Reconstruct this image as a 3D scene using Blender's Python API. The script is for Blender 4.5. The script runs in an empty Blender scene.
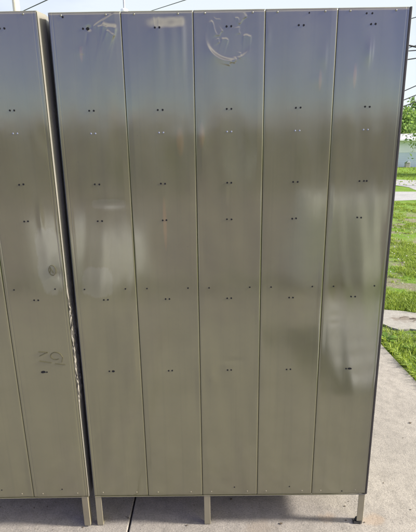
import bpy, math, random
import numpy as np
from mathutils import Vector, Matrix, noise
random.seed(7); rng = np.random.default_rng(7)
sc = bpy.context.scene
COL = sc.collection

# ------------------------------------------------------------------ helpers
class MB:
    """collects shapes, builds ONE mesh object"""
    def __init__(s): s.v = []; s.f = []; s.smooth = False
    def add(s, vs, fs):
        n = len(s.v); s.v += [tuple(p) for p in vs]; s.f += [tuple(i + n for i in f) for f in fs]; return s
    def box(s, x0, x1, y0, y1, z0, z1, b=0.0):
        if b <= 0:
            vs = [(x, y, z) for z in (z0, z1) for y in (y0, y1) for x in (x0, x1)]
            return s.add(vs, [(0,2,3,1),(4,5,7,6),(0,1,5,4),(2,6,7,3),(0,4,6,2),(1,3,7,5)])
        # bevelled box
        vs = []; X=(x0,x1); Y=(y0,y1); Z=(z0,z1); idx={}
        for i in (0,1):
            for j in (0,1):
                for k in (0,1):
                    sx=b*(1-2*i); sy=b*(1-2*j); sz=b*(1-2*k)
                    idx[i,j,k,'x']=len(vs); vs.append((X[i],Y[j]+sy,Z[k]+sz))
                    idx[i,j,k,'y']=len(vs); vs.append((X[i]+sx,Y[j],Z[k]+sz))
                    idx[i,j,k,'z']=len(vs); vs.append((X[i]+sx,Y[j]+sy,Z[k]))
        fs=[]
        for i in (0,1):
            fs.append((idx[i,0,0,'x'],idx[i,1,0,'x'],idx[i,1,1,'x'],idx[i,0,1,'x']))
            fs.append((idx[0,i,0,'y'],idx[1,i,0,'y'],idx[1,i,1,'y'],idx[0,i,1,'y']))
            fs.append((idx[0,0,i,'z'],idx[1,0,i,'z'],idx[1,1,i,'z'],idx[0,1,i,'z']))
            for j in (0,1):
                fs.append((idx[i,j,0,'x'],idx[i,j,1,'x'],idx[i,j,1,'y'],idx[i,j,0,'y']))
                fs.append((idx[i,0,j,'x'],idx[i,1,j,'x'],idx[i,1,j,'z'],idx[i,0,j,'z']))
                fs.append((idx[0,i,j,'y'],idx[1,i,j,'y'],idx[1,i,j,'z'],idx[0,i,j,'z']))
                for k in (0,1): fs.append((idx[i,j,k,'x'],idx[i,j,k,'y'],idx[i,j,k,'z']))
        return s.add(vs, fs)
    def tube(s, pts, rs, n=10, cap=True):
        pts=[Vector(p) for p in pts]
        if not hasattr(rs,'__len__'): rs=[rs]*len(pts)
        vs=[]; fs=[]
        for i,p in enumerate(pts):
            d=(pts[min(i+1,len(pts)-1)]-pts[max(i-1,0)]).normalized()
            a=d.orthogonal().normalized() if i==0 else (a-d*a.dot(d)).normalized()
            b=d.cross(a)
            for k in range(n):
                t=2*math.pi*k/n; vs.append(p+(a*math.cos(t)+b*math.sin(t))*rs[i])
        for i in range(len(pts)-1):
            for k in range(n):
                k2=(k+1)%n; fs.append((i*n+k,i*n+k2,(i+1)*n+k2,(i+1)*n+k))
        if cap: fs.append(tuple(range(n))[::-1]); fs.append(tuple((len(pts)-1)*n+k for k in range(n)))
        return s.add(vs,fs)
    def build(s, name, mat, parent=None, smooth=False, loc=None, recalc=True):
        me=bpy.data.meshes.new(name); me.from_pydata(s.v,[],s.f); me.validate()
        if recalc:
            import bmesh
            bm=bmesh.new(); bm.from_mesh(me); bmesh.ops.recalc_face_normals(bm,faces=bm.faces); bm.to_mesh(me); bm.free()
        me.materials.append(mat)
        if smooth: me.polygons.foreach_set('use_smooth',[True]*len(me.polygons))
        o=bpy.data.objects.new(name,me); COL.objects.link(o)
        if parent: o.parent=parent
        if loc: o.location=loc
        return o
def tag(o,label=None,cat=None,group=None,kind=None):
    if label: o['label']=label
    if cat: o['category']=cat
    if group: o['group']=group
    if kind: o['kind']=kind
    return o
def empty(name,loc,label,cat,group=None,rot=(0,0,0)):
    o=bpy.data.objects.new(name,None); COL.objects.link(o); o.location=loc; o.rotation_euler=rot
    o.empty_display_size=.1
    return tag(o,label,cat,group)
def raw_mesh(name,V,F,mat,parent=None,smooth=False):
    me=bpy.data.meshes.new(name); V=np.asarray(V,np.float32); F=np.asarray(F,np.int32)
    me.vertices.add(len(V)); me.vertices.foreach_set('co',V.ravel())
    k=F.shape[1]; me.loops.add(F.size); me.loops.foreach_set('vertex_index',F.ravel())
    me.polygons.add(len(F)); me.polygons.foreach_set('loop_start',np.arange(0,F.size,k,dtype=np.int32))
    me.polygons.foreach_set('loop_total',np.full(len(F),k,np.int32))
    if smooth: me.polygons.foreach_set('use_smooth',np.ones(len(F),bool))
    me.update(calc_edges=True); me.materials.append(mat)
    o=bpy.data.objects.new(name,me); COL.objects.link(o)
    if parent: o.parent=parent
    return o

# ------------------------------------------------------------------ materials
class NT:
    def __init__(s,name):
        s.m=bpy.data.materials.new(name); s.m.use_nodes=True; s.t=s.m.node_tree
        s.b=s.t.nodes['Principled BSDF']
    def n(s,typ,**kw):
        o=s.t.nodes.new(typ)
        for k,v in kw.items():
            if k in ('op',): o.operation=v
            elif hasattr(o,k): setattr(o,k,v)
        return o
    def l(s,a,b): s.t.links.new(a,b)
    def coord(s,scale=(1,1,1),kind='Object',rot=(0,0,0)):
        c=s.n('ShaderNodeTexCoord'); m=s.n('ShaderNodeMapping'); m.inputs['Scale'].default_value=scale; m.inputs['Rotation'].default_value=rot
        s.l(c.outputs[kind],m.inputs[0]); return m.outputs[0]
    def noise(s,co,sc_,det=4,rough=.55,dist=0):
        n=s.n('ShaderNodeTexNoise'); n.inputs['Scale'].default_value=sc_; n.inputs['Detail'].default_value=det
        n.inputs['Roughness'].default_value=rough; n.inputs['Distortion'].default_value=dist
        s.l(co,n.inputs['Vector']); return n.outputs['Fac']
    def ramp(s,f,stops,interp='LINEAR'):
        r=s.n('ShaderNodeValToRGB'); r.color_ramp.interpolation=interp; e=r.color_ramp.elements
        while len(e)>1: e.remove(e[-1])
        for i,(p,c) in enumerate(stops):
            q=e[0] if i==0 else e.new(p); q.position=p
            q.color=(c,c,c,1) if not hasattr(c,'__len__') else tuple(c)+(1,)
        s.l(f,r.inputs[0]); return r.outputs[0]
    def mix(s,f,a,b,mode='MIX'):
        m=s.n('ShaderNodeMix',data_type='RGBA',blend_type=mode)
        for sock,v in ((m.inputs[0],f),(m.inputs[6],a),(m.inputs[7],b)):
            if hasattr(v,'is_output') or isinstance(v,bpy.types.NodeSocket): s.l(v,sock)
            elif hasattr(v,'__len__'): sock.default_value=tuple(v)+(1,) if len(v)==3 else v
            else: sock.default_value=v
        return m.outputs[2]
    def math(s,op,a,b=0.0,clamp=False):
        m=s.n('ShaderNodeMath',op=op); m.use_clamp=clamp
        for i,v in enumerate((a,b)):
            if isinstance(v,bpy.types.NodeSocket): s.l(v,m.inputs[i])
            else: m.inputs[i].default_value=v
        return m.outputs[0]
    def bump(s,h,st=.3,d=.01,prev=None):
        b=s.n('ShaderNodeBump'); b.inputs['Strength'].default_value=st; b.inputs['Distance'].default_value=d
        s.l(h,b.inputs['Height'])
        if prev: s.l(prev,b.inputs['Normal'])
        return b.outputs[0]
    def set(s,**kw):
        for k,v in kw.items():
            i=s.b.inputs[k.replace('_',' ')]
            if isinstance(v,bpy.types.NodeSocket): s.l(v,i)
            elif hasattr(v,'__len__') and len(v)==3: i.default_value=tuple(v)+(1,)
            else: i.default_value=v
        return s

def simple(name,c,r=.6,metal=0,var=.15,scale=8,bump=0.0,**kw):
    t=NT(name); co=t.coord(); f=t.noise(co,scale,5)
    c=np.array(c); col=t.ramp(f,[(.3,tuple(c*(1-var))),(.7,tuple(np.minimum(c*(1+var),.95)))])
    t.set(Base_Color=col,Roughness=r,Metallic=metal,**kw)
    if bump: t.set(Normal=t.bump(t.noise(co,scale*6,4),bump,.01))
    return t.m

PAINT=(.128,.122,.062)
def locker_paint(name,base=PAINT,rough=.105,ior=2.25,patches=(),warm_glints=()):
    t=NT(name); co=t.coord(kind='Object'); geo=t.n('ShaderNodeNewGeometry')
    # world-independent: objects carry their own local coordinates in metres
    base=np.array(base)
    c0=t.ramp(t.noise(co,5,5,.6),[(.3,tuple(base*.93)),(.7,tuple(base*1.07))])
    # vertical grime streaks
    cs=t.coord((60,60,1.2)); st=t.noise(cs,1,4,.6)
    c1=t.mix(t.ramp(st,[(.52,0),(.8,.42)]),c0,tuple(base*.72))
    # warm brown dust patches
    c2=t.mix(t.ramp(t.noise(co,2.6,4,.6,.4),[(.5,0),(.75,.35)]),c1,(.085,.066,.048))
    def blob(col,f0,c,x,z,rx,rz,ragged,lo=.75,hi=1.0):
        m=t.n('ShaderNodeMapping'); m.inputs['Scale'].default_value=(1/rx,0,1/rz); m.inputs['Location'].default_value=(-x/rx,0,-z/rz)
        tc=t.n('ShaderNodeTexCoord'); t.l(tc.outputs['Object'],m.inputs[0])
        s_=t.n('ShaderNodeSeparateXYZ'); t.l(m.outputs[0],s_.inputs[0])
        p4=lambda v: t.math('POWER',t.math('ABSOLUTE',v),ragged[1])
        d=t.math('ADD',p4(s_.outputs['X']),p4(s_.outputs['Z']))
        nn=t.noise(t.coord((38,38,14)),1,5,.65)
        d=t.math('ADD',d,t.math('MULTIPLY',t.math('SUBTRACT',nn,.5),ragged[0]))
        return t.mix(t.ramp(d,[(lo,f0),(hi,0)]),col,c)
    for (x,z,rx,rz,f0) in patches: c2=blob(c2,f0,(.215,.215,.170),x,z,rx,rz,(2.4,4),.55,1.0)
    for (x,z,rx,rz,f0) in warm_glints: c2=blob(c2,f0,(.36,.20,.08),x,z,rx,rz,(1.2,2),.1,1.0)  # warm reflection smears painted into the paint colour
    # small scuffs
    sp=t.noise(t.coord((1,1,1)),120,2,.5)
    sp2=t.noise(co,7,3)
    m=t.math('MULTIPLY',t.ramp(sp,[(.70,0),(.76,1)]),t.ramp(sp2,[(.47,0),(.60,.6)]))
    c3=t.mix(m,c2,(.08,.065,.05))
    # fine scratches
    w=t.noise(t.coord((900,900,14),rot=(0,.12,0)),1,2); w2=t.noise(t.coord((1,1,1)),3.1,3)
    ms=t.math('MULTIPLY',t.ramp(w,[(.68,0),(.73,1)]),t.ramp(w2,[(.44,0),(.60,.30)]))
    c4=t.mix(ms,c3,tuple(base*1.35))
    rr=t.ramp(t.noise(t.coord((6,6,1.5)),1.3,6,.65,.5),[(.3,rough*.7),(.7,rough*1.7)])
    rr2=t.mix(ms,rr,(.5,.5,.5))
    nb=t.bump(t.noise(t.coord((16,16,2.4)),1,1,.3),.20,.0010)
    nb=t.bump(t.noise(co,9,2,.4),.14,.002,nb)
    nb=t.bump(t.noise(co,420,2,.5),.07,.0003,nb)
    t.set(Base_Color=c4,Roughness=rr2,Normal=nb); t.b.inputs['IOR'].default_value=ior
    return t
M={}; PW_=.2286
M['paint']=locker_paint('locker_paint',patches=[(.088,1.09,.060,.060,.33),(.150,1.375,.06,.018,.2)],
    warm_glints=[(.094,1.855,.006,.026,.35),(.868,1.768,.006,.036,.32),(.980,1.783,.007,.042,.34),(.343,1.30,.008,.10,.28),(.405,1.58,.014,.05,.2),(.478,1.60,.011,.045,.2)]).m
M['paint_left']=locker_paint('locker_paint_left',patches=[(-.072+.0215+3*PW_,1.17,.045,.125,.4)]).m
M['paint_leg']=locker_paint('leg_paint',(.25,.225,.155),.42,1.5).m
M['paint_side']=locker_paint('side_paint',(.21,.20,.175),.22,1.7).m
M['edge']=simple('edge_paint',(.040,.034,.036),.5,0,.3,40)
M['hole']=simple('punched_hole',(.004,.004,.006),.9,0,.1,30)
M['zinc']=simple('zinc_rivet',(.20,.22,.30),.5,.2,.2,200)
M['foil']=simple('torn_bare_metal',(.27,.25,.22),.25,.2,.3,60)
M['marker']=simple('faded_marker',(.112,.104,.054),.4,0,.1,20)
M['rubber']=simple('black_rubber',(.012,.011,.011),.7,0,.3,80)
M['gap_shade']=simple('shaded_side_paint',(.030,.034,.055),.45,0,.2,6)  # same paint as the bank, darkened to paint in the gap's shade
M['inner']=simple('inner_paint',(.16,.15,.125),.5,0,.15,6)

def concrete(name,base=(.285,.262,.235),stains=()):
    t=NT(name); co=t.coord(kind='Object'); base=np.array(base)
    a=t.ramp(t.noise(co,1.3,6,.65),[(.3,tuple(base*.80)),(.7,tuple(base*1.12))])
    b=t.mix(t.ramp(t.noise(co,16,6,.75),[(.36,.65),(.56,0)]),a,tuple(base*.62))
    g=t.noise(co,150,3,.8)
    c=t.mix(t.ramp(g,[(.35,.55),(.48,0)]),b,tuple(base*.38))
    c=t.mix(t.ramp(g,[(.56,0),(.7,.5)]),c,tuple(np.minimum(base*1.65,.8)))
    v=t.n('ShaderNodeTexVoronoi'); v.inputs['Scale'].default_value=34; t.l(co,v.inputs['Vector'])
    c=t.mix(t.ramp(v.outputs['Distance'],[(.05,.5),(.11,0)]),c,tuple(base*.25))
    for (x,y,r,col,s) in stains:
        m=t.n('ShaderNodeMapping'); m.inputs['Location'].default_value=(-x/r,-y/r,0); m.inputs['Scale'].default_value=(1/r,1.6/r,1/r)
        m.inputs['Location'].default_value=(-x/r,-1.6*y/r,0)
        tc=t.n('ShaderNodeTexCoord'); wv=t.n('ShaderNodeVectorMath',op='ADD'); t.l(tc.outputs['Object'],m.inputs[0])
        nn=t.n('ShaderNodeTexNoise'); nn.inputs['Scale'].default_value=18; nn.inputs['Detail'].default_value=5; t.l(tc.outputs['Object'],nn.inputs['Vector'])
        ln=t.n('ShaderNodeVectorMath',op='LENGTH'); t.l(m.outputs[0],ln.inputs[0])
        d=t.math('ADD',ln.outputs['Value'],t.math('MULTIPLY',t.math('SUBTRACT',nn.outputs['Fac'],.5),2.2))
        c=t.mix(t.ramp(d,[(.35,s),(1.0,0)]),c,col)
    n1=t.bump(t.noise(co,150,4,.8),.5,.004); n2=t.bump(t.noise(co,14,5,.6),.35,.012,n1)
    t.set(Base_Color=c,Roughness=.88,Normal=n2); return t.m
M['pad']=concrete('pad_concrete',stains=[(1.19,.012,.07,(.30,.20,.12),.35),(1.0,.03,.055,(.31,.21,.13),.3),(.70,-.02,.09,(.20,.16,.12),.4)])
M['walk']=concrete('walk_concrete',(.30,.285,.26),stains=[(2.35,2.36,.16,(.13,.10,.075),.7),(2.55,2.3,.14,(.12,.09,.06),.7)])
M['road']=concrete('road_asphalt',(.33,.33,.34))

M['gravel']=concrete('yard_gravel',(.19,.16,.175))
def lawn_mat():
    t=NT('lawn_ground'); co=t.coord(kind='Object')
    gcol=t.ramp(t.noise(co,.9,6,.65),[(.3,(.13,.23,.028)),(.5,(.18,.30,.04)),(.7,(.24,.34,.07))])
    g2=t.mix(t.ramp(t.noise(co,38,5,.8),[(.35,.7),(.6,0)]),gcol,(.045,.09,.014))
    dirt=t.ramp(t.noise(co,60,4,.8),[(.35,(.13,.10,.07)),(.55,(.25,.22,.175)),(.68,(.46,.43,.39))])
    mk=t.ramp(t.noise(t.coord((1.5,1.4,1)),1.15,7,.72,.3),[(.46,0),(.56,1)])
    # bare soil only in the stretch near the pad
    s=t.n('ShaderNodeSeparateXYZ'); tc=t.n('ShaderNodeTexCoord'); t.l(tc.outputs['Object'],s.inputs[0])
    near=t.ramp(t.math('DIVIDE',s.outputs['Y'],20),[(.08,.15),(.15,.85),(.44,.85),(.52,.12),(1,.05)])
    c=t.mix(t.math('MULTIPLY',mk,near),g2,dirt)
    t.set(Base_Color=c,Roughness=.95,Normal=t.bump(t.noise(co,45,5,.8),.8,.03)); t.b.inputs['Specular IOR Level'].default_value=.1
    return t.m
M['lawn']=lawn_mat()
def leaf_mat(name,c,trans=.25,var=.45):
    t=NT(name); c=np.array(c)
    oi=t.n('ShaderNodeNewGeometry'); 
    col=t.ramp(oi.outputs['Random Per Island'],[(0,tuple(c*(1-var))),(.5,tuple(c)),(1,(min(c[0]*(1+var*1.2),1),min(c[1]*(1+var*.7),1),c[2]*(1+var*.3)))])
    t.set(Base_Color=col,Roughness=.55); t.b.inputs['Specular IOR Level'].default_value=.25
    tr=t.n('ShaderNodeBsdfTranslucent'); t.l(col,tr.inputs[0]); mx=t.n('ShaderNodeMixShader'); mx.inputs[0].default_value=trans
    out=t.t.nodes['Material Output']; t.l(t.b.outputs[0],mx.inputs[1]); t.l(tr.outputs[0],mx.inputs[2]); t.l(mx.outputs[0],out.inputs[0])
    return t.m
M['grass']=leaf_mat('grass_blades',(.23,.33,.05),.35,.5)
M['weed']=leaf_mat('weed_leaves',(.14,.25,.035),.35,.3)
M['leaf']=leaf_mat('tree_leaves',(.20,.33,.09),.4,.5)
M['leaf2']=leaf_mat('tree_leaves_dark',(.10,.2,.035),.35,.5)
M['clover']=leaf_mat('clover_flowers',(.62,.62,.55),.2,.15)
M['bark']=simple('bark',(.11,.085,.065),.9,0,.4,12,.6)
M['white']=simple('white_paint',(.82,.82,.82),.45,0,.06,3)
M['cream']=simple('cream_pole',(.60,.55,.42),.5,0,.1,3)
M['wire']=simple('black_cable',(.03,.03,.035),.6,0,.1,3)
M['galv']=simple('galvanised_pole',(.42,.43,.44),.5,.3,.15,5)
M['glass']=simple('window_glass',(.05,.06,.08),.06,0,.1,1)
M['roof']=simple('grey_shingles',(.38,.39,.41),.85,0,.25,3,.3)
M['roof_dark']=simple('dark_shingles',(.30,.28,.34),.85,0,.25,3,.3)
M['bluebox']=simple('grey_utility',(.35,.33,.28),.6,0,.2,6)
def siding(name,c,pitch=.12):
    t=NT(name); co=t.coord(); s=t.n('ShaderNodeSeparateXYZ'); t.l(co,s.inputs[0])
    f=t.math('FRACT',t.math('DIVIDE',s.outputs['Z'],pitch))
    c=np.array(c); col=t.ramp(t.noise(co,1.1,4),[(.3,tuple(c*.94)),(.7,tuple(c*1.05))])
    col=t.mix(t.ramp(f,[(0,.6),(.08,0)]),col,tuple(c*.45))
    t.set(Base_Color=col,Roughness=.55,Normal=t.bump(f,.6,.015)); return t.m
M['siding_white']=siding('pale_siding',(.78,.80,.82))
M['siding_blue']=siding('pale_blue_siding',(.56,.63,.74),.2)
M['siding_brown']=siding('brown_siding',(.40,.35,.40),.2)

# ------------------------------------------------------------------ lockers
PW=.2286; H0,H1=.15,1.98
def sm(x,y,seed,f):   # smooth value noise from a few sines
    r=np.random.default_rng(seed); o=0
    for k in range(5):
        a,b=r.normal(size=2); ph=r.uniform(0,6.28); o=o+np.sin(f[0]*a*x+f[1]*b*y+ph)
    return o/5
def gauss(x,z,cx,cz,wx,wz,ang=0):
    c,s=math.cos(ang),math.sin(ang); u=(x-cx)*c+(z-cz)*s; v=-(x-cx)*s+(z-cz)*c
    return np.exp(-(u/wx)**2-(v/wz)**2)
def seg(x,z,a,b,w):
    a=np.array(a);b=np.array(b);d=b-a;L=d@d
    t=np.clip(((x-a[0])*d[0]+(z-a[1])*d[1])/L,0,1)
    dd=np.hypot(x-(a[0]+t*d[0]),z-(a[1]+t*d[1])); return np.exp(-(dd/w)**1.6)*np.clip(3.2*t*(1-t)+.25,0,1)
def fold(x,z,a,b,w,s):
    # a crease: gentle rise on one side, steep face turned to the upper right on the other
    a=np.array(a,float);b=np.array(b,float);d=b-a;L=math.hypot(*d);u=d/L;n=np.array([-u[1],u[0]])
    if n@np.array([.85,.5])<0: n=-n
    t=np.clip(((x-a[0])*u[0]+(z-a[1])*u[1])/L,-.3,1.3); q=(x-a[0])*n[0]+(z-a[1])*n[1]
    tt=((x-a[0])*u[0]+(z-a[1])*u[1])/L
    env=np.exp(-np.maximum(0,np.abs(tt-.5)-.35)**2/.012)
    q=q+.0016*np.sin(t*7+a[0]*300)
    return s*env*np.where(q<0,np.exp(np.minimum(q,0)/(4.5*w)),np.exp(-(q/w)**2))
# height field h(x,z): metres towards the viewer (-Y); x,z in bank coordinates
def dents_right(x,z):
    h=np.zeros_like(x)
    # locker 1: crease running up from the screw holes to the corner, crumpled patch beside it
    h-=.0010*gauss(x,z,.125,1.932,.010,.008)
    h+=fold(x,z,(.135,1.932),(.215,1.978),.0026,.0006)
    h+=fold(x,z,(.165,1.940),(.215,1.925),.010,.0014)+fold(x,z,(.178,1.922),(.206,1.908),.006,.0008)+fold(x,z,(.150,1.936),(.185,1.934),.004,.0006)
    h+=.00018*sm(x,z,77,(160,140))*gauss(x,z,.190,1.932,.025,.025)
    h-=.0005*seg(x,z,(.121,1.928),(.112,1.885),.004)
    h+=fold(x,z,(.097,1.880),(.099,1.855),.0030,.0003)
    # locker 2: shallow sloping patch above a gentle swell
    for q in (0,1): h+=.0004*seg(x,z,(.3325+.0145*q,1.930),(.3325+.0145*q,1.960),.0022)
    e=1/(1+np.exp(-(x-.318)/.010))*1/(1+np.exp((x-.428)/.0035)); q=z-1.925-.03*(x-.37)
    h+=e*(1+.12*np.sin(x*150))*.0029*np.where(q>0,.5+.5*np.cos(np.pi*np.clip(q/.040,0,1)),np.exp(-(np.minimum(q,0)/.12)**2))
    # locker 3: round impact: the lower left lip is a smooth arc; a star of folds inside
    cx,cz=.573,1.905; r=np.hypot(x-cx,(z-cz)*1.05); th=np.arctan2(z-cz,x-cx)
    wr=lambda a:(a+np.pi)%(2*np.pi)-np.pi
    wgt=np.clip(np.exp(-(wr(th+2.20)/.72)**2)+.4*np.exp(-(wr(th+.95)/.35)**2),0,1)
    q=.079-r
    h+=wgt*.0026*np.where(q<0,np.exp(np.minimum(q,0)/.045),np.exp(-(np.maximum(q,0)/.0075)**2))
    for a,b,w,s in [((.513,1.950),(.533,1.902),.0026,.0009),((.533,1.905),(.552,1.920),.0026,.0007),
                    ((.520,1.957),(.545,1.948),.0016,.0003),((.598,1.938),(.628,1.962),.0032,.0010),((.590,1.957),(.604,1.949),.0016,.0004),
                    ((.546,1.897),(.570,1.889),.0040,.0009),((.533,1.897),(.541,1.884),.0024,.0006),((.600,1.930),(.604,1.908),.0028,.0006),
                    ((.614,1.902),(.643,1.900),.0050,.0010),((.575,1.832),(.571,1.815),.0025,.0006),((.592,1.842),(.588,1.822),.0025,.0006),((.609,1.855),(.604,1.836),.0028,.0006)]:
        h+=.72*fold(x,z,a,b,w,s)
    # locker 4, 5 and others: long upright dimples, right flank steeper than the left
    def dim(px,pz,w,l,s):
        q=x-px; return .6*s*np.exp(-((z-pz)/l)**2)*np.where(q<0,np.exp(-(q/(3.5*w))**2),np.exp(-(q/w)**2))
    for (px,pz,w,l,s) in [(.697,1.905,.007,.026,.0009),(.880,1.838,.007,.036,.0013),(.868,1.770,.008,.026,.0006),(1.021,1.848,.0045,.034,.0016),(1.031,1.853,.004,.030,.0012),
                          (.980,1.785,.008,.034,.0007),(.405,1.585,.015,.040,.0013),(.478,1.595,.011,.034,.0011),(.343,1.375,.011,.045,.0010),(.558,1.400,.010,.035,.0010),
                          (.10,1.862,.006,.020,.0005)]:
        h+=dim(px,pz,w,l,s)
    h+=.0008*gauss(x,z,.155,1.375,.05,.012)
    # lower dents
    h-=.0016*gauss(x,z,.585,.768,.035,.007,.05)+.0010*seg(x,z,(.475,.69),(.545,.745),.008)-.0012*gauss(x,z,.50,.70,.02,.03)
    h+=.0006*gauss(x,z,.95,.93,.10,.05)
    return h
def dents_left(x,z):
    h=np.zeros_like(x)
    h+=.0010*gauss(x,z,-.085,1.33,.010,.045)+.0008*gauss(x,z,-.07,1.18,.03,.08)-.0012*gauss(x,z,-.045,1.12,.016,.02)
    h-=.0010*gauss(x,z,-.03,1.57,.02,.05,.3)
    return h
def panel_h(X,Z,i,seed,first,last,left):
    x0=i*PW
    u=X-x0
    h=.0013*sm(X,Z,seed,(16,3.6))+.0007*sm(X,Z,seed+50,(34,11))
    ed=np.minimum(u-.0006,PW-.0006-u)
    h*=np.clip(ed/.02,0,1)
    h-=.0026*np.exp(-np.maximum(ed,0)/.0009)                      # rolled edge at the seam
    h-=.0008*np.exp(-np.abs(u-.0125)/.0008)*(1 if (first or left) else 0)   # lap joint of the side flange
    if last: h-=.0008*np.exp(-np.abs(PW-u-.0125)/.0008)
    h-=.004*np.exp(-np.maximum(H1-Z,0)/.002)+.003*np.exp(-np.maximum(Z-H0,0)/.002)
    return h
def full_h(x,z,i,seed,first,last,left,dent,xoff):
    u=x-i*PW; ed=np.minimum(u,PW-u)
    return panel_h(x,z,i,seed,first,last,left)+dent(x+xoff,z)*np.clip(ed/.008,0,1)
def panel(i,parent,seed,first,last,left,dent,xoff):
    xs=np.concatenate([[.0006,.0012,.002,.0035,.006],np.arange(.009,.02,.0011),np.linspace(.021,PW-.021,125),PW-np.arange(.009,.02,.0011)[::-1],[PW-.006,PW-.0035,PW-.002,PW-.0012,PW-.0006]])+i*PW
    zs=np.concatenate([[H0,H0+.001,H0+.003],np.arange(H0+.01,1.70,.009),np.arange(1.70,1.798,.0025),np.arange(1.80,H1-.008,.0014),[H1-.006,H1-.004,H1-.002,H1-.001,H1]])
    X,Z=np.meshgrid(xs,zs); Hh=full_h(X,Z,i,seed,first,last,left,dent,xoff)
    V=np.stack([X,-Hh,Z],-1).reshape(-1,3); nx,nz=len(xs),len(zs)
    a=(np.arange(nz-1)[:,None]*nx+np.arange(nx-1)[None,:]).ravel()
    F=np.stack([a,a+1,a+nx+1,a+nx],-1)
    # returned rim so that the sheet has real thickness at its edges
    ring=np.concatenate([np.arange(nx),np.arange(1,nz)*nx+nx-1,(nz-1)*nx+np.arange(nx-2,-1,-1),np.arange(nz-2,0,-1)*nx])
    R=V[ring].copy(); R[:,1]+=.006; n0=len(V); k=np.arange(len(ring)); k2=(k+1)%len(ring)
    F2=np.stack([ring[k],n0+k,n0+k2,ring[k2]],-1)
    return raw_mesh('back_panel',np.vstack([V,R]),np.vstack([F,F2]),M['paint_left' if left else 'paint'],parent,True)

def disc(parent,x,z,y,r,stretch=1.0,seed=0):
    rr=random.Random(seed); mb=MB(); n=14
    pts=[]; 
    for k in range(n):
        t=2*math.pi*k/n; q=r*(1+rr.uniform(-.12,.12)); pts.append((x+q*math.cos(t)*stretch,y,z+q*math.sin(t)))
    back=[(p[0],y+.0022,p[2]) for p in pts]
    mb.add(pts+back,[tuple(range(n))]+[tuple(range(n,2*n))[::-1]]+[(k,(k+1)%n,n+(k+1)%n,n+k) for k in range(n)])
    return mb.build('screw_hole',M['hole'],parent)
def dome(parent,x,z,y,r,mat,name='rivet'):
    mb=MB(); n=12; rings=4; vs=[]; fs=[]
    for j in range(rings):
        a=j/rings*math.pi/2
        for k in range(n):
            t=2*math.pi*k/n; vs.append((x+r*math.cos(a)*math.cos(t),y-r*.45*math.sin(a),z+r*math.cos(a)*math.sin(t)))
    vs.append((x,y-r*.45,z)); 
    for j in range(rings-1):
        for k in range(n): fs.append((j*n+k,j*n+(k+1)%n,(j+1)*n+(k+1)%n,(j+1)*n+k))
    for k in range(n): fs.append(((rings-1)*n+k,(rings-1)*n+(k+1)%n,rings*n))
    return mb.add(vs,fs).build(name,mat,parent,True)
DEPTH=.381
def leg(parent,x0,y0,mirror,foot=None,w=.026):
    """folded angle-iron leg: two flanges, slightly splayed foot"""
    mb=MB(); x1=x0+w; t=.003
    mb.box(x0,x1,y0,y0+t,.004 if not foot else .012,H0-.0005,.0008)
    fx=(x1-t,x1) if mirror else (x0,x0+t)
    mb.box(fx[0]+.0001,fx[1]-.0001,y0+t+.0002,y0+w,.004,H0-.0005,.0006)
    mb.box(x0+.001,x1-.001,y0+.0005,y0+w-.002,0.0008,.0038,.0006)
    l=mb.build('leg',M['paint_leg'],parent)
    if foot:
        m=MB(); m.tube([(x0+w*.45,y0+.012,.0),(x0+w*.45,y0+.012,.012)],[.017,.015],14)
        m.box(x0-.014,x0+.012,y0-.004,y0+.012,.0,.009,.002)
        f=m.build('foot',M['rubber'],l)
    return l
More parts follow.
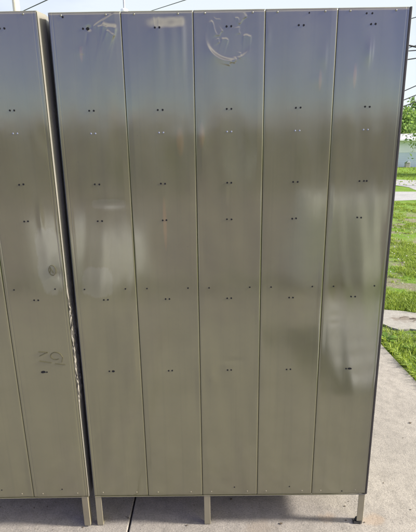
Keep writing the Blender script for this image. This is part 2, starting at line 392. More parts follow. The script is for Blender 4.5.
def bank(name,loc,label,n,dent,xoff,left,leg_xs,seed0,rot=(0,0,0)):
    t=empty(name,loc,label,'lockers','grey-beige metal lockers standing on the concrete pad',rot)
    W=n*PW
    for i in range(n):
        p=panel(i,t,seed0+i,i==0,i==n-1,left,dent,xoff)
        def yy(x,z): 
            return -float(full_h(np.array(x),np.array(z),i,seed0+i,i==0,i==n-1,left,dent,xoff))
        c=i*PW+.1135
        rr=random.Random(seed0*7+i)
        for z in (1.931,1.684,1.443,1.3155,1.0225,.7295):
            for q,dx in enumerate((-.0075,.0072)):
                x=c+dx+rr.uniform(-.0008,.0008); zz=z+rr.uniform(-.0008,.0008)
                big=1.0; st=1.0
                if not left:
                    if z==.7295 and i==4 and q==1: big,st=1.25,2.1
                    if z==.7295 and i==0 and q==1: big,st=1.25,1.5
                    if z==1.931 and i==0 and q==1: big,st=1.5,1.1
                elif z==.7295 and i==n-1 and q==0: big,st=1.5,2.0
                disc(p,x,zz,yy(x,zz)-.0011,.0031*big,st,rr.random())
        if not left and i==4: disc(p,c+.017,1.4425,yy(c+.017,1.4425)-.0011,.003,1,3)
        if not left and i==3: disc(p,c+.024,1.966,yy(c+.024,1.966)-.0011,.0024,1,3)
        if not left and i==4:
            for dx in (-.024,-.006): disc(p,c+dx,1.962,yy(c+dx,1.962)-.0011,.0028,1,3)
        if not left and i==0: disc(p,.045,1.965,yy(.045,1.965)-.0011,.003,1,5)
        for dx in (-.0755,.0755):
            x=c+dx+rr.uniform(-.001,.001); disc(p,x,1.0635,yy(x,1.0635)-.0011,.0028,1,rr.random())
        for dx in (-.0075,.0072):
            x=c+dx; dome(p,x,1.6115,yy(x,1.6115)+.0002,.0029,M['zinc'])
        for dx in (-.075,.070):
            x=c+dx+rr.uniform(-.004,.004); dome(p,x,1.970,yy(x,1.970)+.0002,.0038,M['paint'])
            dome(p,x,.169,yy(x,.169)+.0002,.003,M['paint_leg'])
        if i in (2,3,4) or left:
            x=c+.02*rr.uniform(-1,1)+(.01 if i==3 else 0); z=.190 if i!=4 else .165; disc(p,x,z,yy(x,z)-.0011,.0026,1,9)
    # carcass: two sides, top, bottom and the doors on the far face
    s=MB(); s.box(W-.0012,W+.0008,.0005,DEPTH,H0,H1-.0015,.0004)
    if not left: s.build('side_panel',M['paint'],t)
    if left:
        # near side of the gap: dented, scuffed sheet
        ys=np.concatenate([np.linspace(.0,.10,34),np.linspace(.12,DEPTH,10)]); zs=np.linspace(H0,H1-.002,420)
        Y,Z=np.meshgrid(ys,zs)
        band=np.exp(-((Z-.86)/.20)**4)*np.clip(1-Y/.12,0,1)
        vals=np.array([[noise.noise(Vector((y*38,z*30,3.1)))+.6*noise.noise(Vector((y*90,z*75,8))) for y in ys] for z in zs])
        Hx=.0010*np.sin(Z*9+1)*np.sin(Y*20)+.0035*band*vals+(.0035+.0095*(Z-H0)/1.83)*np.clip(Y/.04,0,1)
        V=np.stack([W+.0012+Hx,Y,Z],-1).reshape(-1,3); nx,nz=len(ys),len(zs)
        a=(np.arange(nz-1)[:,None]*nx+np.arange(nx-1)[None,:]).ravel()
        raw_mesh('side_panel',V,np.stack([a,a+1,a+nx+1,a+nx],-1),M['paint_side'],t,True)
    s=MB(); s.box(-.0008,.0012,.0005,DEPTH,H0,H1-.0015,.0004); s.build('side_panel',M['gap_shade'],t)
    for i in range(1,n):
        s=MB(); s.box(i*PW-.011,i*PW+.011,.0072,.0086,H0+.004,H1-.006,.0003); s.build('seam_light_block',M['edge'],t)  # added dark strip, stops light leaking through the seam
    s=MB(); s.box(.0015,W-.0015,.0065,DEPTH,H1-.004,H1-.0022); s.build('top_panel',M['paint'],t)
    s=MB(); s.box(.0015,W-.0015,.0065,DEPTH,H0+.001,H0+.003); s.build('bottom_panel',M['inner'],t)
    s=MB(); s.box(.04,W-.04,DEPTH-.02,DEPTH-.017,.004,H0-.001,.001); s.build('base_light_block',M['paint'],t)  # added unseen plate, keeps light from behind out from under the bank
    for i in range(n):
        s=MB(); s.box(i*PW+.003,(i+1)*PW-.003,DEPTH+.0005,DEPTH+.018,H0+.02,H1-.02,.002); s.build('door',M['paint'],t)
    # folded hem along the outer edge
    if not left:
        s=MB(); s.box(W-.0042,W+.0026,-.0032,.010,H0+.001,H1-.001,.0010); s.build('edge_hem',M['edge'],t)
    s=MB(); s.box(.002,W-.002,-.0016,.004,H0-.0032,H0-.0006,.0008); s.build('edge_hem',M['paint'],t)
    for (lx,m,ft) in leg_xs: leg(t,lx,-.0006,m,ft)
    for lx in (.004,W-.036): leg(t,lx,DEPTH-.034,lx>.1,None)
    return t
R=bank('locker_bank',(0,0,0),'wide grey beige locker bank of five columns filling the centre of the picture',5,dents_right,0,False,
       [(.003,False,None),(.4625,False,None),(5*PW-.030,True,True)],11)
L=bank('locker_bank',(-.0215-3*PW,-.006,0),'locker bank cut off by the left edge with shiny crumpled side beside the gap',3,dents_left,-.0215-3*PW,True,
       [(3*PW-.029,True,None),(.004,False,None)],31,(0,math.radians(-.37),0))
def ribbon(parent,name,lines,mat,wd,label):
    mb=MB()
    for pts in lines:
        for (a,b) in zip(pts[:-1],pts[1:]):
            a=Vector(a);b=Vector(b);d=(b-a).normalized();n_=Vector((-d.y,d.x))*wd; a=a-d*wd*.5;b=b+d*wd*.5
            vs=[(a+n_),(b+n_),(b-n_),(a-n_)]
            mb.add([(v.x,-.0024,v.y) for v in vs]+[(v.x,-.0004,v.y) for v in vs],[(0,1,2,3),(7,6,5,4),(0,4,5,1),(1,5,6,2),(2,6,7,3),(3,7,4,0)])
    o=mb.build(name,mat,parent); o['label']=label
xo=-(-.0215-3*PW)
import math as _m
circ=lambda cx,cz,rx,rz,a0,a1,n=14:[(cx+rx*_m.cos(a0+(a1-a0)*k/n),cz+rz*_m.sin(a0+(a1-a0)*k/n)) for k in range(n+1)]
ribbon(L,'handwritten_mark',[[(xo-.152,.815),(xo-.118,.812),(xo-.150,.797)],[(xo-.153,.776),(xo-.108,.768)],
    circ(xo-.088,.797,.020,.015,.6,5.2),[(xo-.070,.806),(xo-.062,.790),(xo-.068,.770)],[(xo-.095,.764),(xo-.055,.760)]],M['marker'],.0013,'faint old handwritten marks')
ribbon(L,'handwritten_mark',[circ(xo-.064,1.135,.013,.019,0,6.28),[(xo-.072,1.128),(xo-.070,1.146),(xo-.064,1.128),(xo-.060,1.124)]],M['marker'],.0010,'faint circled mark')
# crumpled bright strip along the left bank's near corner
def crumple(parent,W):
    ys=np.linspace(.002,.036,14); zs=np.linspace(.56,1.10,150); V=[]
    for z in zs:
        env=min(1,(z-.55)/.08,(1.11-z)/.12)
        for y in ys:
            q=noise.noise(Vector((y*70,z*42,1.7)))+.7*noise.noise(Vector((y*150,z*110,5.2)))
            V.append((W+.0045+.10*y+.0042*q*env-.004*(1-env),y+.004*noise.noise(Vector((z*40,y*30,9)))*env,z))
    nx,nz=len(ys),len(zs)
    a=(np.arange(nz-1)[:,None]*nx+np.arange(nx-1)[None,:]).ravel()
    o=raw_mesh('crumpled_strip',V,np.stack([a,a+1,a+nx+1,a+nx],-1),M['foil'],parent,False)
    o['label']='shiny crumpled strip of bare metal'
    md=o.modifiers.new('thickness','SOLIDIFY'); md.thickness=.0006
    return o
crumple(L,3*PW)

# ------------------------------------------------------------------ ground
def sheet(name,poly,z,mat,thick=None,kind='structure',sub=0):
    mb=MB(); n=len(poly)
    vs=[(x,y,z) for x,y in poly]
    if thick:
        vs+=[(x,y,z-thick) for x,y in poly]
        mb.add(vs,[tuple(range(n)),tuple(range(n,2*n))[::-1]]+[(k,(k+1)%n,n+(k+1)%n,n+k) for k in range(n)])
    else: mb.add(vs,[tuple(range(n))])
    o=mb.build(name,mat); o['kind']=kind
    return o
GZ=-.03
sheet('lawn',[(-300,-300),(300,-300),(300,300),(-300,300)],GZ,M['lawn'])
def wob(pts,a=.015,n=6,seed=1):
    r=random.Random(seed); out=[]
    for i in range(len(pts)):
        p=Vector(pts[i]); q=Vector(pts[(i+1)%len(pts)]); 
        for k in range(n): out.append(tuple(p.lerp(q,k/n)+Vector((r.uniform(-a,a),r.uniform(-a,a)))))
    return out
# the pad is cast in bays with sawn joints between them
xs_=[-4.1,-1.98,.139,1.91]; ys_=[-3.9,-1.15,1.697,4.3]
for i in range(3):
    for j in range(3):
        x0,x1,y0,y1=xs_[i]+.0035,xs_[i+1]-.0035,ys_[j]+.003,ys_[j+1]-.003
        if i==2: poly=[(x0,y0),(x1+.11 if y0<-2 else (x1+.06 if j==1 else x1-.004),y0),(x1 if j<1 else (x1-.006 if j==1 else x1-.03),y1),(x0,y1)]
        else: poly=[(x0,y0),(x1,y0),(x1,y1),(x0,y1)]
        mb=MB(); n=4; b=.004
        top=[(x+(b if k in (0,3) else -b),y+(b if k in (0,1) else -b),0) for k,(x,y) in enumerate(poly)]
        mid=[(x,y,-b) for x,y in poly]; bot=[(x,y,-.12) for x,y in poly]
        mb.add(top+mid+bot,[(0,1,2,3)]+[(k,(k+1)%4,4+(k+1)%4,4+k) for k in range(4)]+[(4+k,4+(k+1)%4,8+(k+1)%4,8+k) for k in range(4)])
        o=mb.build('concrete_pad',M['pad']); o['kind']='structure'
mb=MB().box(-4.05,1.86,-3.85,4.25,-.13,-.022); o=mb.build('joint_filler',simple('joint_dirt',(.06,.05,.04),.95,0,.3,30)); o['kind']='structure'
sheet('gravel_yard',[(-45,-17.4),(45,-17.4),(45,-3.95),(-45,-3.95)],GZ+.012,M['gravel'])
# curved weathered walk leaving the pad
up=[(1.93,2.66),(2.2,2.63),(2.35,2.60),(2.5,2.53),(2.8,2.40),(3.2,2.28),(3.9,2.15),(5.0,2.1)]
lo=[(5.0,1.62),(3.9,1.66),(3.2,1.78),(2.75,1.93),(2.5,2.03),(2.29,2.12),(2.19,2.10),(2.13,2.18),(2.07,2.29),(1.93,2.38)]
sheet('path',wob(up+lo,.006,3,4),GZ+.016,M['walk'],.08)
# lane, driveway and grass island across the lawn
sheet('road',[(-60,11.6),(0,12.0),(6.44,12.44),(9,13.0),(14,13.4),(60,15),(60,19),(14,18.8),(9.1,17.5),(8.6,15.45),(7.6,15.62),(0,15.4),(-60,15)],GZ+.006,M['road'])
sheet('driveway',[(9.12,17.3),(14,18.5),(60,18.6),(60,24),(16,21.2),(11.4,21.85),(10.5,22.8),(6,24),(0,25),(0,22.2),(6,20.6),(9.0,18.9)],GZ+.011,M['road'])

# grass blades
def lawn_mask(x,y):
    return 1 if not (x<1.93 and y<4.3 and x>-4.1) else 0
def path_poly(x,y):
    P=up+lo; c=False; j=len(P)-1
    for i in range(len(P)):
        if (P[i][1]>y)!=(P[j][1]>y) and x<(P[j][0]-P[i][0])*(y-P[i][1])/(P[j][1]-P[i][1])+P[i][0]: c=not c
        j=i
    return c
V=[];cnt=0
def blades(n,xr,yr,h,w,clump,thr):
    global V
    k=0
    while k<n:
        x=random.uniform(*xr); y=random.uniform(*yr)
        if x<1.925 and y<4.35: continue
        nv=noise.noise(Vector((x*1.9,y*1.5,4.4)))+.55*noise.noise(Vector((x*4,y*6,1)))+.3*noise.noise(Vector((x*13,y*15,2)))
        if thr is not None and nv<thr+random.uniform(-.18,.18) : 
            k+=.35; continue
        if path_poly(x,y): continue
        for q in range(clump):
            k+=1; a=random.uniform(0,6.28); bx=x+random.gauss(0,.02); by=y+random.gauss(0,.02)
            if bx<1.915 and by<4.3: continue
            hh=h*random.uniform(.5,1.25)*(1+.5*nv); ln=hh*random.uniform(.3,1.3); b=random.uniform(0,6.28)
            dx,dy=math.cos(a)*w/2,math.sin(a)*w/2; lx,ly=math.cos(b)*ln,math.sin(b)*ln
            V+= [(bx-dx,by-dy,GZ-.003),(bx+dx,by+dy,GZ-.003),(bx+dx*.8+lx*.4,by+dy*.8+ly*.4,GZ+hh*.6),(bx-dx*.8+lx*.4,by-dy*.8+ly*.4,GZ+hh*.6),(bx+lx,by+ly,GZ+hh)]
blades(26000,(1.92,3.6),(.2,3.2),.045,.006,5,-.55)
blades(26000,(1.92,4.6),(2.6,6.0),.034,.007,5,.06)
blades(30000,(2.6,8),(6,12.3),.036,.011,5,.0)
for _ in range(260):      # ragged fringe that leans over the pad edge
    cx_=1.925+abs(random.gauss(0,.02)); y0=random.uniform(.6,4.0)
    for q in range(7):
        bx=cx_+random.uniform(0,.02); by=y0+random.gauss(0,.02); hh=random.uniform(.035,.075); a=random.uniform(0,6.28); dx,dy=.003*math.cos(a),.003*math.sin(a); lx=-random.uniform(-.02,.075); ly=random.gauss(0,.03)
        V+=[(bx-dx,by-dy,GZ-.003),(bx+dx,by+dy,GZ-.003),(bx+dx+lx*.25,by+dy+ly*.4,GZ+hh*.75),(bx-dx+lx*.25,by-dy+ly*.4,GZ+hh*.75),(bx+lx,by+ly,GZ+max(hh*.9,.036))]
blades(9000,(7,20),(18.5,40),.07,.03,4,None)
blades(9000,(-6,3),(4.35,12),.045,.012,5,-.2)
V=np.array(V,np.float32); nb=len(V)//5; b=np.arange(nb)*5
F=np.stack([b,b+1,b+2,b+3],-1); T=np.stack([b+3,b+2,b+4,b+4],-1)
# tips as triangles in a second pass of quads is not allowed: build with loops of mixed size
me=bpy.data.meshes.new('grass'); me.vertices.add(len(V)); me.vertices.foreach_set('co',V.ravel())
li=np.concatenate([F,T[:,:3]],1).ravel().astype(np.int32); me.loops.add(len(li)); me.loops.foreach_set('vertex_index',li)
st=np.stack([np.arange(nb)*7,np.arange(nb)*7+4],-1).ravel().astype(np.int32); tot=np.tile([4,3],nb).astype(np.int32)
me.polygons.add(2*nb); me.polygons.foreach_set('loop_start',st); me.polygons.foreach_set('loop_total',tot); me.update(calc_edges=True)
me.materials.append(M['grass']); g=bpy.data.objects.new('grass',me); COL.objects.link(g)
tag(g,'short bright green lawn grass growing beyond the pad','grass',kind='stuff')
# clover flowers
mb=MB()
for _ in range(260):
    x=random.uniform(2.2,6.5); y=random.uniform(2.8,9.5)
    if path_poly(x,y): continue
    r=random.uniform(.006,.013); z=GZ+random.uniform(.02,.045)
    mb.add([(x+r,y,z),(x,y+r,z),(x-r,y,z),(x,y-r,z),(x,y,z+r),(x,y,z-r)],[(0,1,4),(1,2,4),(2,3,4),(3,0,4),(1,0,5),(2,1,5),(3,2,5),(0,3,5)])
tag(mb.build('clover',M['clover']),'tiny white clover heads scattered through the lawn','clover',kind='stuff')
# broad-leaved weeds by the pad corner
def weed(x,y,r,n,label,seed):
    rr=random.Random(seed); mb=MB()
    for k in range(n):
        a=k*2.4+rr.uniform(-.3,.3); L_=r*rr.uniform(.6,1.1); el=rr.uniform(.25,1.0); w=L_*rr.uniform(.16,.24)
        d=Vector((math.cos(a),math.sin(a),0)); s=Vector((-d.y,d.x,0)); pts=[]
        prof=[(0,.15),(.2,.5),(.45,1),(.7,.85),(.9,.4),(1,0.02)]
        vs=[]
        for t_,ww in prof:
            p=d*(L_*t_*math.cos(el*.8))+Vector((0,0,L_*(math.sin(el)*t_-.55*t_*t_)))
            vs+= [p+s*w*ww+Vector((0,0,.004*ww)),p,p-s*w*ww+Vector((0,0,.004*ww))]
        fs=[]
        for j in range(len(prof)-1):
            for q in (0,1): fs.append((j*3+q,j*3+q+1,(j+1)*3+q+1,(j+1)*3+q))
        mb.add([v+Vector((0,0,.005)) for v in vs],fs)
    return tag(mb.build('weed_plant',M['weed'],None,True,(x,y,GZ),recalc=False),label,'weed','broad-leaved weeds at the pad corner')
weed(2.00,1.93,.12,13,'broad-leaved weed with long bright leaves right at the corner of the pad',1)
weed(2.13,1.72,.09,12,'smaller broad-leaved weed in the grass just right of the corner weed',2)
weed(2.16,1.42,.08,11,'low leafy weed beside the pad edge, nearest to the camera',3)

# leaf litter and grit on the pad, gathered round the locker feet
mb=MB(); rr=random.Random(5)
for k in range(60):
    x=rr.choice([rr.uniform(-.6,1.3),rr.gauss(1.12,.05),rr.gauss(.12,.25),rr.uniform(1.2,1.85)]); y=rr.uniform(-.035,.17) if x<1.16 else rr.uniform(-.03,1.6); r=rr.uniform(.0010,.0030) if k%8 else rr.uniform(.004,.006); a=rr.uniform(0,6)
    P_=[(x+r*math.cos(a+q*1.05)*(1 if q%3 else 1.7),y+r*math.sin(a+q*1.05),.0012+rr.uniform(0,.3)*r) for q in range(6)]
    mb.add(P_+[(p[0],p[1],p[2]+r*.35) for p in P_],[tuple(range(6))[::-1],tuple(range(6,12))]+[(q,(q+1)%6,6+(q+1)%6,6+q) for q in range(6)])
tag(mb.build('leaf_litter',simple('litter',(.085,.065,.045),.9,0,.5,90)),'dark crumbs of leaf litter and grit on the concrete','litter',kind='stuff')
# twigs on the path
mb=MB()
for k in range(9):
    x=2.4+random.uniform(-.12,.2); y=2.34+random.uniform(-.06,.05); a=random.uniform(-.6,.3); l=random.uniform(.05,.16)
    mb.tube([(x,y,GZ+.021),(x+l*.5*math.cos(a),y+l*.5*math.sin(a)+.01,GZ+.025),(x+l*math.cos(a),y+l*math.sin(a),GZ+.021)],[.003,.0025,.001],5)
tag(mb.build('twigs',M['bark']),'dry brown twigs and litter lying on the weathered path','twigs',kind='stuff')

# ------------------------------------------------------------------ trees
def tree(name,x,y,h,trunk_h,cr,n,label,leafm,seed,sz=.16,group='trees beyond the road',droop=0,lobes=16,base=None):
    rr=random.Random(seed); t=empty(name,(x,y,GZ),label,'tree',group)
    mb=MB(); tips=[]
    mb.tube([(0,0,0),(.05,.02,trunk_h*.5),(0,.1,trunk_h),(.1,0,h*.75)],[h*.035,h*.028,h*.022,h*.008],9)
    cen=[]
    for k in range(lobes):
        a=rr.uniform(0,6.28); u=rr.uniform(.1,1); rad=cr[0]*math.sqrt(rr.uniform(.05,.75)); z=trunk_h*.9+(h-trunk_h*.9)*rr.uniform(.12,.88)
        shrink=1-.45*abs((z-trunk_h)/(h-trunk_h)-.4)*2
        p=Vector((math.cos(a)*rad*shrink,math.sin(a)*rad*shrink,z)); cen.append((p,rr.uniform(.22,.40)*cr[0]))
        mb.tube([(0,.05,trunk_h*rr.uniform(.8,1.1)),tuple(p*.5+Vector((0,0,trunk_h*.45))),tuple(p)],[h*.012,h*.008,h*.003],6)
    mb.build('trunk',M['bark'],t,True)
    P=np.empty((0,3))
    per=n//lobes; N=[]
    for (c,r) in cen:
        d=rng.normal(size=(per,3)); d/=np.linalg.norm(d,axis=1)[:,None]; rad=r*rng.uniform(.25,1.15,per)**.6
        q=np.array(c)+d*rad[:,None]*np.array([1.15,1.15,.75]); q[:,2]-=droop*np.abs(rng.normal(size=per))*r
        P=np.vstack([P,q])
    m=len(P); a=rng.normal(size=(m,3)); a/=np.linalg.norm(a,axis=1)[:,None]; b=np.cross(a,rng.normal(size=(m,3))); b/=np.linalg.norm(b,axis=1)[:,None]
    s=sz*rng.uniform(.5,1.3,m)[:,None]
    V=np.stack([P-a*s,P-b*s*.45,P+a*s,P+b*s*.45],1).reshape(-1,3); f=np.arange(m)[:,None]*4+np.arange(4)[None,:]
    raw_mesh('crown',V,f,leafm,t)
    return t
tree('broadleaf_tree',20.8,47,5.4,1.8,(3.6,),9000,'bright green bushy tree standing behind the white house, nearest the lockers',M['leaf'],3,.20,lobes=22)
tree('broadleaf_tree',27.5,50,7.6,2.3,(5.0,),9000,'taller green tree behind the white house, further right than the bushy one',M['leaf'],4,.22,lobes=22)
tree('broadleaf_tree',14.5,52,5.6,1.8,(3.6,),7000,'green tree behind the house, mostly hidden by the locker edge',M['leaf2'],5,.2,lobes=18)
tree('broadleaf_tree',17.0,27,6.6,1.7,(3.6,),9000,'leafy tree in front of the white house with hanging outer twigs at right edge',M['leaf'],8,.13,droop=.9,lobes=24)

# ------------------------------------------------------------------ house across the road
hx0,hx1,hy=17.55,36,40
h=empty('white_house',(hx0,hy,GZ),'long low pale house with grey roof across the road behind the lawn','house')
MB().box(0,hx1-hx0,0,8,1.33,2.42).build('upper_wall',M['siding_white'],h)
MB().box(.02,hx1-hx0-.02,.02,7.98,0,1.325).build('lower_wall',M['siding_blue'],h)
MB().box(-.18,.42,-.10,.05,0,2.30,.01).build('corner_board',M['white'],h)
mb=MB(); mb.add([(-.5,-.6,2.50),(hx1-hx0+.5,-.6,2.50),(hx1-hx0+.5,4,3.15),(-.5,4,3.15),(hx1-hx0+.5,8.6,2.50),(-.5,8.6,2.50)],[(0,1,2,3),(3,2,4,5),(0,3,5),(1,4,2),(0,5,4,1)])
mb.build('roof',M['roof'],h)
gm=MB(); gm.box(-.5,hx1-hx0+.5,-.72,-.61,2.36,2.49,.01); gm.build('gutter',M['white'],h)
for wx in (3.4,7.4,12.0):
    f=MB().box(wx,wx+1.3,-.05,-.004,1.42,2.2,.01).build('window',M['white'],h)
    MB().box(wx+.08,wx+1.22,-.062,-.052,1.5,2.12).build('pane',M['glass'],f)
u=empty('utility_box',(18.55,39.2,GZ),'small tan utility box on the grass against the pale house','utility box')
MB().box(-.2,.2,-.15,.15,0,.42,.02).build('cabinet',M['bluebox'],u)
MB().box(-.23,.23,-.18,.18,.425,.47,.015).build('lid',M['galv'],u)
MB().tube([(.08,0,.47),(.08,0,.60),(.08,-.02,.64)],[.04,.04,.03],10).build('pipe',M['galv'],u)

# ------------------------------------------------------------------ poles and wires
pt=empty('utility_pole',(-7.17,18,GZ),'thick cream utility pole rising behind the left lockers','pole')
MB().tube([(0,0,0),(0,0,4),(0,0,9.6)],[.17,.15,.125],14).build('post',M['cream'],pt,True)
MB().box(-1.1,1.1,-.16,-.08,9.0,9.12,.01).build('crossarm',M['bark'],pt)
mt=empty('thin_mast',(-2.83,18,GZ),'thin metal mast with a pale collar behind the first locker column','mast')
MB().tube([(0,0,0),(0,0,4),(0,0,9.5)],[.045,.04,.035],10).build('rod',M['galv'],mt,True)
MB().tube([(0,0,6.98),(0,0,7.02),(0,0,7.18),(0,0,7.22)],[.06,.15,.15,.06],14).build('collar',M['white'],mt,True)
pr=empty('utility_pole',(16.5,18,GZ),'brown utility pole right of the lane carrying the bundle of wires','pole')
MB().tube([(0,0,0),(0,0,4),(0,0,8.6)],[.16,.14,.12],14).build('post',M['bark'],pr,True)
MB().box(-.9,.9,-.16,-.08,7.6,7.72,.01).build('crossarm',M['bark'],pr)
def wire(p,q,sag,label,r=.022):
    p,q=Vector(p),Vector(q); pts=[]
    for k in range(25):
        t=k/24; v=p.lerp(q,t); v.z-=sag*4*t*(1-t); pts.append(v)
    o=MB().tube(pts,r,6).build('overhead_wire',M['wire'],None,True)
    return tag(o,label,'wire','overhead wires in the sky')
def through(a,b,x0,x1,y=18):      # straight run through two surveyed points (x,z) of the wire plane
    f=lambda x:a[1]+(b[1]-a[1])*(x-a[0])/(b[0]-a[0])
    return (x0,y,f(x0)),(x1,y,f(x1))
NAMES=['topmost','second from top','upper thick','fourth from top','fifth from top','third lowest','second lowest','lowest']
for k,(za,zb,xa,r) in enumerate([(6.68,6.78,5.5,.016),(6.28,6.50,5.5,.014),(5.66,5.58,5.5,.032),(5.47,5.49,5.5,.02),(5.15,5.20,5.5,.022),(4.13,4.38,5.5,.02),(3.75,3.98,5.5,.02),(3.47,3.66,5.5,.018)]):
    p,q=through((8.8,za),(9.2,zb),8.8-3.3,16.4)
    if k in (5,6,7) : p,q=(7.4,18,za-(zb-za)*3.0),(16.4,18,min(za+(zb-za)*12,8.4))
    if k==1: q=(16.4,18,8.2)
    wire(p,q,0.0,NAMES[k]+' of the dark overhead wires crossing the sky beside the right locker edge',r)
ph=empty('utility_pole',(5.45,18.2,GZ),'dark utility pole hidden behind the right half of the wide locker bank','pole')
MB().tube([(0,0,0),(0,0,4),(0,0,6.85)],[.15,.13,.11],12).build('post',M['bark'],ph,True)
wire((-7.17,18,7.06),(9,-4,3.70),0,'thin wire sloping up from the left pole above the gap between lockers',.016)
sp_=empty('service_pole',(9,-4,GZ),'short brown service pole standing on the lawn behind the camera','pole')
MB().tube([(0,0,0),(0,0,2),(0,0,3.95)],[.10,.09,.08],12).build('post',M['bark'],sp_,True)
wire((-2.83,18,6.80),(9,-4,3.05),0,'thin wire sloping up above the second locker column',.010)

# ------------------------------------------------------------------ house behind the camera (it shows only as a reflection in the paint)
b=empty('grey_house',(-1,-17.5,GZ),'low mauve grey house facing the lockers across the gravel yard','house')
MB().box(-19,20,-7,0,0,2.62).build('wall',M['siding_brown'],b)
mb=MB(); mb.add([(-19.5,.5,2.66),(20.5,.5,2.66),(20.5,-3.5,3.5),(-19.5,-3.5,3.5),(20.5,-7.5,2.66),(-19.5,-7.5,2.66)],[(0,1,2,3),(3,2,4,5),(0,3,5),(1,4,2),(0,5,4,1)])
mb.build('roof',M['roof_dark'],b)
for (x0,x1,z0,z1) in [(-3.1,-1.9,.55,1.7),(-.25,.65,.8,1.9),(4.9,6.0,.9,2.1)]:
    f=MB().box(x0,x1,.004,.06,z0,z1,.01).build('window',M['white'],b)
    for q in (0,1): MB().box(x0+.07+q*(x1-x0-.07)/2,x0+(q+1)*(x1-x0-.07)/2,.062,.07,z0+.08,z1-.08).build('pane',M['glass'],f)
d=MB().box(2.35,3.25,.004,.06,.45,2.45,.01).build('door',M['white'],b)
MB().box(2.5,3.1,.062,.07,1.5,2.3).build('pane',M['glass'],d)
MB().tube([(3.15,.06,1.4),(3.15,.12,1.4)],[.02,.03],10).build('handle',M['galv'],d)
s=empty('reflection_slats',(1.40,-2.15,0),'white slatted shelf lying on the pad, added for striped reflections low in the right locker column','shelf')  # invented white slats, placed for their striped reflection in the paint
for k in range(6):
    MB().box(0,.80,.20*k,.20*k+.13,.215-.032*k,.235-.032*k,.004).build('slat',M['white'],s)
for x in (.03,.72):
    mb=MB(); mb.add([(x,0,0),(x+.05,0,0),(x+.05,1.13,0),(x,1.13,0),(x,0,.205),(x+.05,0,.205),(x+.05,1.13,.03),(x,1.13,.03)],[(0,3,2,1),(4,5,6,7),(0,1,5,4),(2,3,7,6),(1,2,6,5),(0,4,7,3)])
    mb.build('rail',M['white'],s)
def cabinet(x,y,w,h,label):  # invented white boxes, turned to the sun to throw pale reflections
    c=empty('reflection_cabinet',(x,y,0 if y>-3.9 else GZ),label,'cabinet','white cabinets added behind the camera for pale reflections',(0,0,math.radians(-24)))
    MB().box(0,w,0,.45,.03,h,.006).build('body',M['white'],c)
    for q in (0,1):
        d_=MB().box(.02+q*w/2,w/2-.012+q*w/2,.452,.468,.06,h-.03,.003).build('door',M['white'],c)
        MB().tube([(w/2-.05+q*.1,.468,h*.5),(w/2-.05+q*.1,.495,h*.5)],[.012,.016],10).build('knob',M['galv'],d_)
cabinet(1.42,-3.6,.36,1.10,'white cabinet behind the camera, added for a pale reflection in the fourth locker column')
cabinet(1.97,-3.6,.46,1.06,'white cabinet behind the camera, added for a pale reflection in the rightmost locker column')
cabinet(-1.62,-3.7,.40,.78,'low white cabinet behind the camera, added for a pale reflection in the left locker bank')
cabinet(-.92,-3.7,.55,.62,'lowest white cabinet behind the camera, added for a pale reflection in the first wide column')
# ------------------------------------------------------------------ light
SUN_EL,SUN_AZ=math.radians(27),math.radians(93.5)   # azimuth clockwise from +Y
w=bpy.data.worlds.new('World'); sc.world=w; w.use_nodes=True; nt=w.node_tree
sky=nt.nodes.new('ShaderNodeTexSky'); sky.sky_type='NISHITA'; sky.sun_disc=False; sky.sun_elevation=SUN_EL; sky.sun_rotation=SUN_AZ
sky.air_density=1.3; sky.dust_density=.4; sky.ozone_density=4.5
# thin bright cloud veil, denser towards +Y, clear blue only low behind the camera
tc=nt.nodes.new('ShaderNodeTexCoord'); sp=nt.nodes.new('ShaderNodeSeparateXYZ'); nt.links.new(tc.outputs['Generated'],sp.inputs[0])
mp=nt.nodes.new('ShaderNodeMapping'); mp.inputs['Scale'].default_value=(1.6,1.6,5); nt.links.new(tc.outputs['Generated'],mp.inputs[0])
nz=nt.nodes.new('ShaderNodeTexNoise'); nz.inputs['Scale'].default_value=1.4; nz.inputs['Detail'].default_value=7; nz.inputs['Roughness'].default_value=.55; nt.links.new(mp.outputs[0],nz.inputs['Vector'])
def wm(op,a,b,c=False):
    m=nt.nodes.new('ShaderNodeMath'); m.operation=op; m.use_clamp=c
    for i,v in enumerate((a,b)):
        if isinstance(v,(int,float)): m.inputs[i].default_value=v
        else: nt.links.new(v,m.inputs[i])
    return m.outputs[0]
dirf=wm('MULTIPLY_ADD',sp.outputs['Y'],.75); dirf.node.inputs[2].default_value=.25
hi=wm('MULTIPLY',wm('SUBTRACT',sp.outputs['Z'],.31),7,True); hi=wm('MULTIPLY',hi,.40)  # added unseen overhead cloud, brightens upward-facing dents
rt=wm('MULTIPLY',wm('SUBTRACT',sp.outputs['X'],.50),4.0,True); dirf=wm('ADD',wm('ADD',dirf,hi),rt)  # added unseen cloud to the right, brightens right-facing dents
fac=wm('ADD',wm('MULTIPLY',wm('SUBTRACT',nz.outputs['Fac'],.5),1.3),dirf,True); fac=wm('MINIMUM',fac,.95)
mx=nt.nodes.new('ShaderNodeMix'); mx.data_type='RGBA'; nt.links.new(fac,mx.inputs[0]); hs=nt.nodes.new('ShaderNodeHueSaturation'); hs.inputs['Saturation'].default_value=1.15; hs.inputs['Hue'].default_value=.552; hs.inputs['Value'].default_value=2.6; nt.links.new(sky.outputs[0],hs.inputs['Color']); nt.links.new(hs.outputs[0],mx.inputs[6]); mx.inputs[7].default_value=(9.0,9.8,10,1)
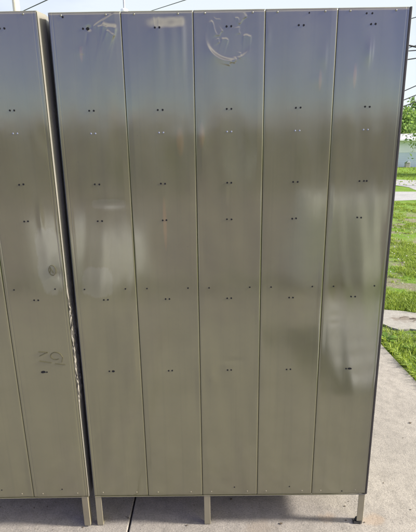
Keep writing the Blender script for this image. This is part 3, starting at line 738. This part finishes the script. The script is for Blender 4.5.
# added hazy aureole round the sun and bright band behind camera for dent glints
vd=nt.nodes.new('ShaderNodeVectorMath'); vd.operation='DOT_PRODUCT'; nt.links.new(tc.outputs['Generated'],vd.inputs[0])
vd.inputs[1].default_value=(math.sin(SUN_AZ)*math.cos(SUN_EL),math.cos(SUN_AZ)*math.cos(SUN_EL),math.sin(SUN_EL))
au=wm('POWER',wm('MAXIMUM',vd.outputs['Value'],0.0),7.0)
bd=wm('MULTIPLY',wm('MULTIPLY',wm('SUBTRACT',sp.outputs['Z'],.30),9,True),wm('MULTIPLY',wm('SUBTRACT',.56,sp.outputs['Z']),8,True))  # unseen bright band of sky, added to light up the dents
bd=wm('MULTIPLY',bd,wm('MULTIPLY',wm('SUBTRACT',.15,sp.outputs['Y']),3,True))
au=wm('ADD',wm('MULTIPLY',au,1.3),wm('MULTIPLY',bd,.50))
am=nt.nodes.new('ShaderNodeMix'); am.data_type='RGBA'; am.blend_type='ADD'; am.clamp_factor=False; am.inputs[0].default_value=1
cm=nt.nodes.new('ShaderNodeMix'); cm.data_type='RGBA'; cm.clamp_factor=False; nt.links.new(au,cm.inputs[0]); cm.inputs[6].default_value=(0,0,0,1); cm.inputs[7].default_value=(31,28,16,1)
nt.links.new(mx.outputs[2],am.inputs[6]); nt.links.new(cm.outputs[2],am.inputs[7])
nt.links.new(am.outputs[2],nt.nodes['Background'].inputs[0]); nt.nodes['Background'].inputs[1].default_value=.05
sd=bpy.data.lights.new('sun','SUN'); sd.energy=5.0; sd.angle=math.radians(6); sd.color=(1,.93,.84)
so=bpy.data.objects.new('sun',sd); COL.objects.link(so)
dv=Vector((math.sin(SUN_AZ)*math.cos(SUN_EL),math.cos(SUN_AZ)*math.cos(SUN_EL),math.sin(SUN_EL)))
so.rotation_euler=dv.to_track_quat('Z','Y').to_euler(); so.location=(6,0,5)

# ------------------------------------------------------------------ camera
cd=bpy.data.cameras.new('camera'); cam=bpy.data.objects.new('camera',cd); COL.objects.link(cam); sc.camera=cam
f_,cx,cy,cz,pit,rol,yaw=4.35324730e+02,5.01881707e-01,-1.52817843e+00,1.54458821e+00,2.54880901e-01,-1.41267244e-02,5.75936503e-03
cd.sensor_fit='VERTICAL'; cd.sensor_height=36; cd.lens=36*f_/532; cd.clip_end=2000; cd.clip_start=.02
Rz=Matrix.Rotation(yaw,4,'Z'); Rx=Matrix.Rotation(math.pi/2-pit,4,'X'); Rr=Matrix.Rotation(rol,4,'Z')
cam.matrix_world=Matrix.Translation((cx,cy,cz))@Rz@Rx@Rr
vs=sc.view_settings; vs.view_transform='Standard'; vs.look='None'; vs.gamma=1; vs.use_curve_mapping=False; vs.exposure=1.0
sc.cycles.max_bounces=8
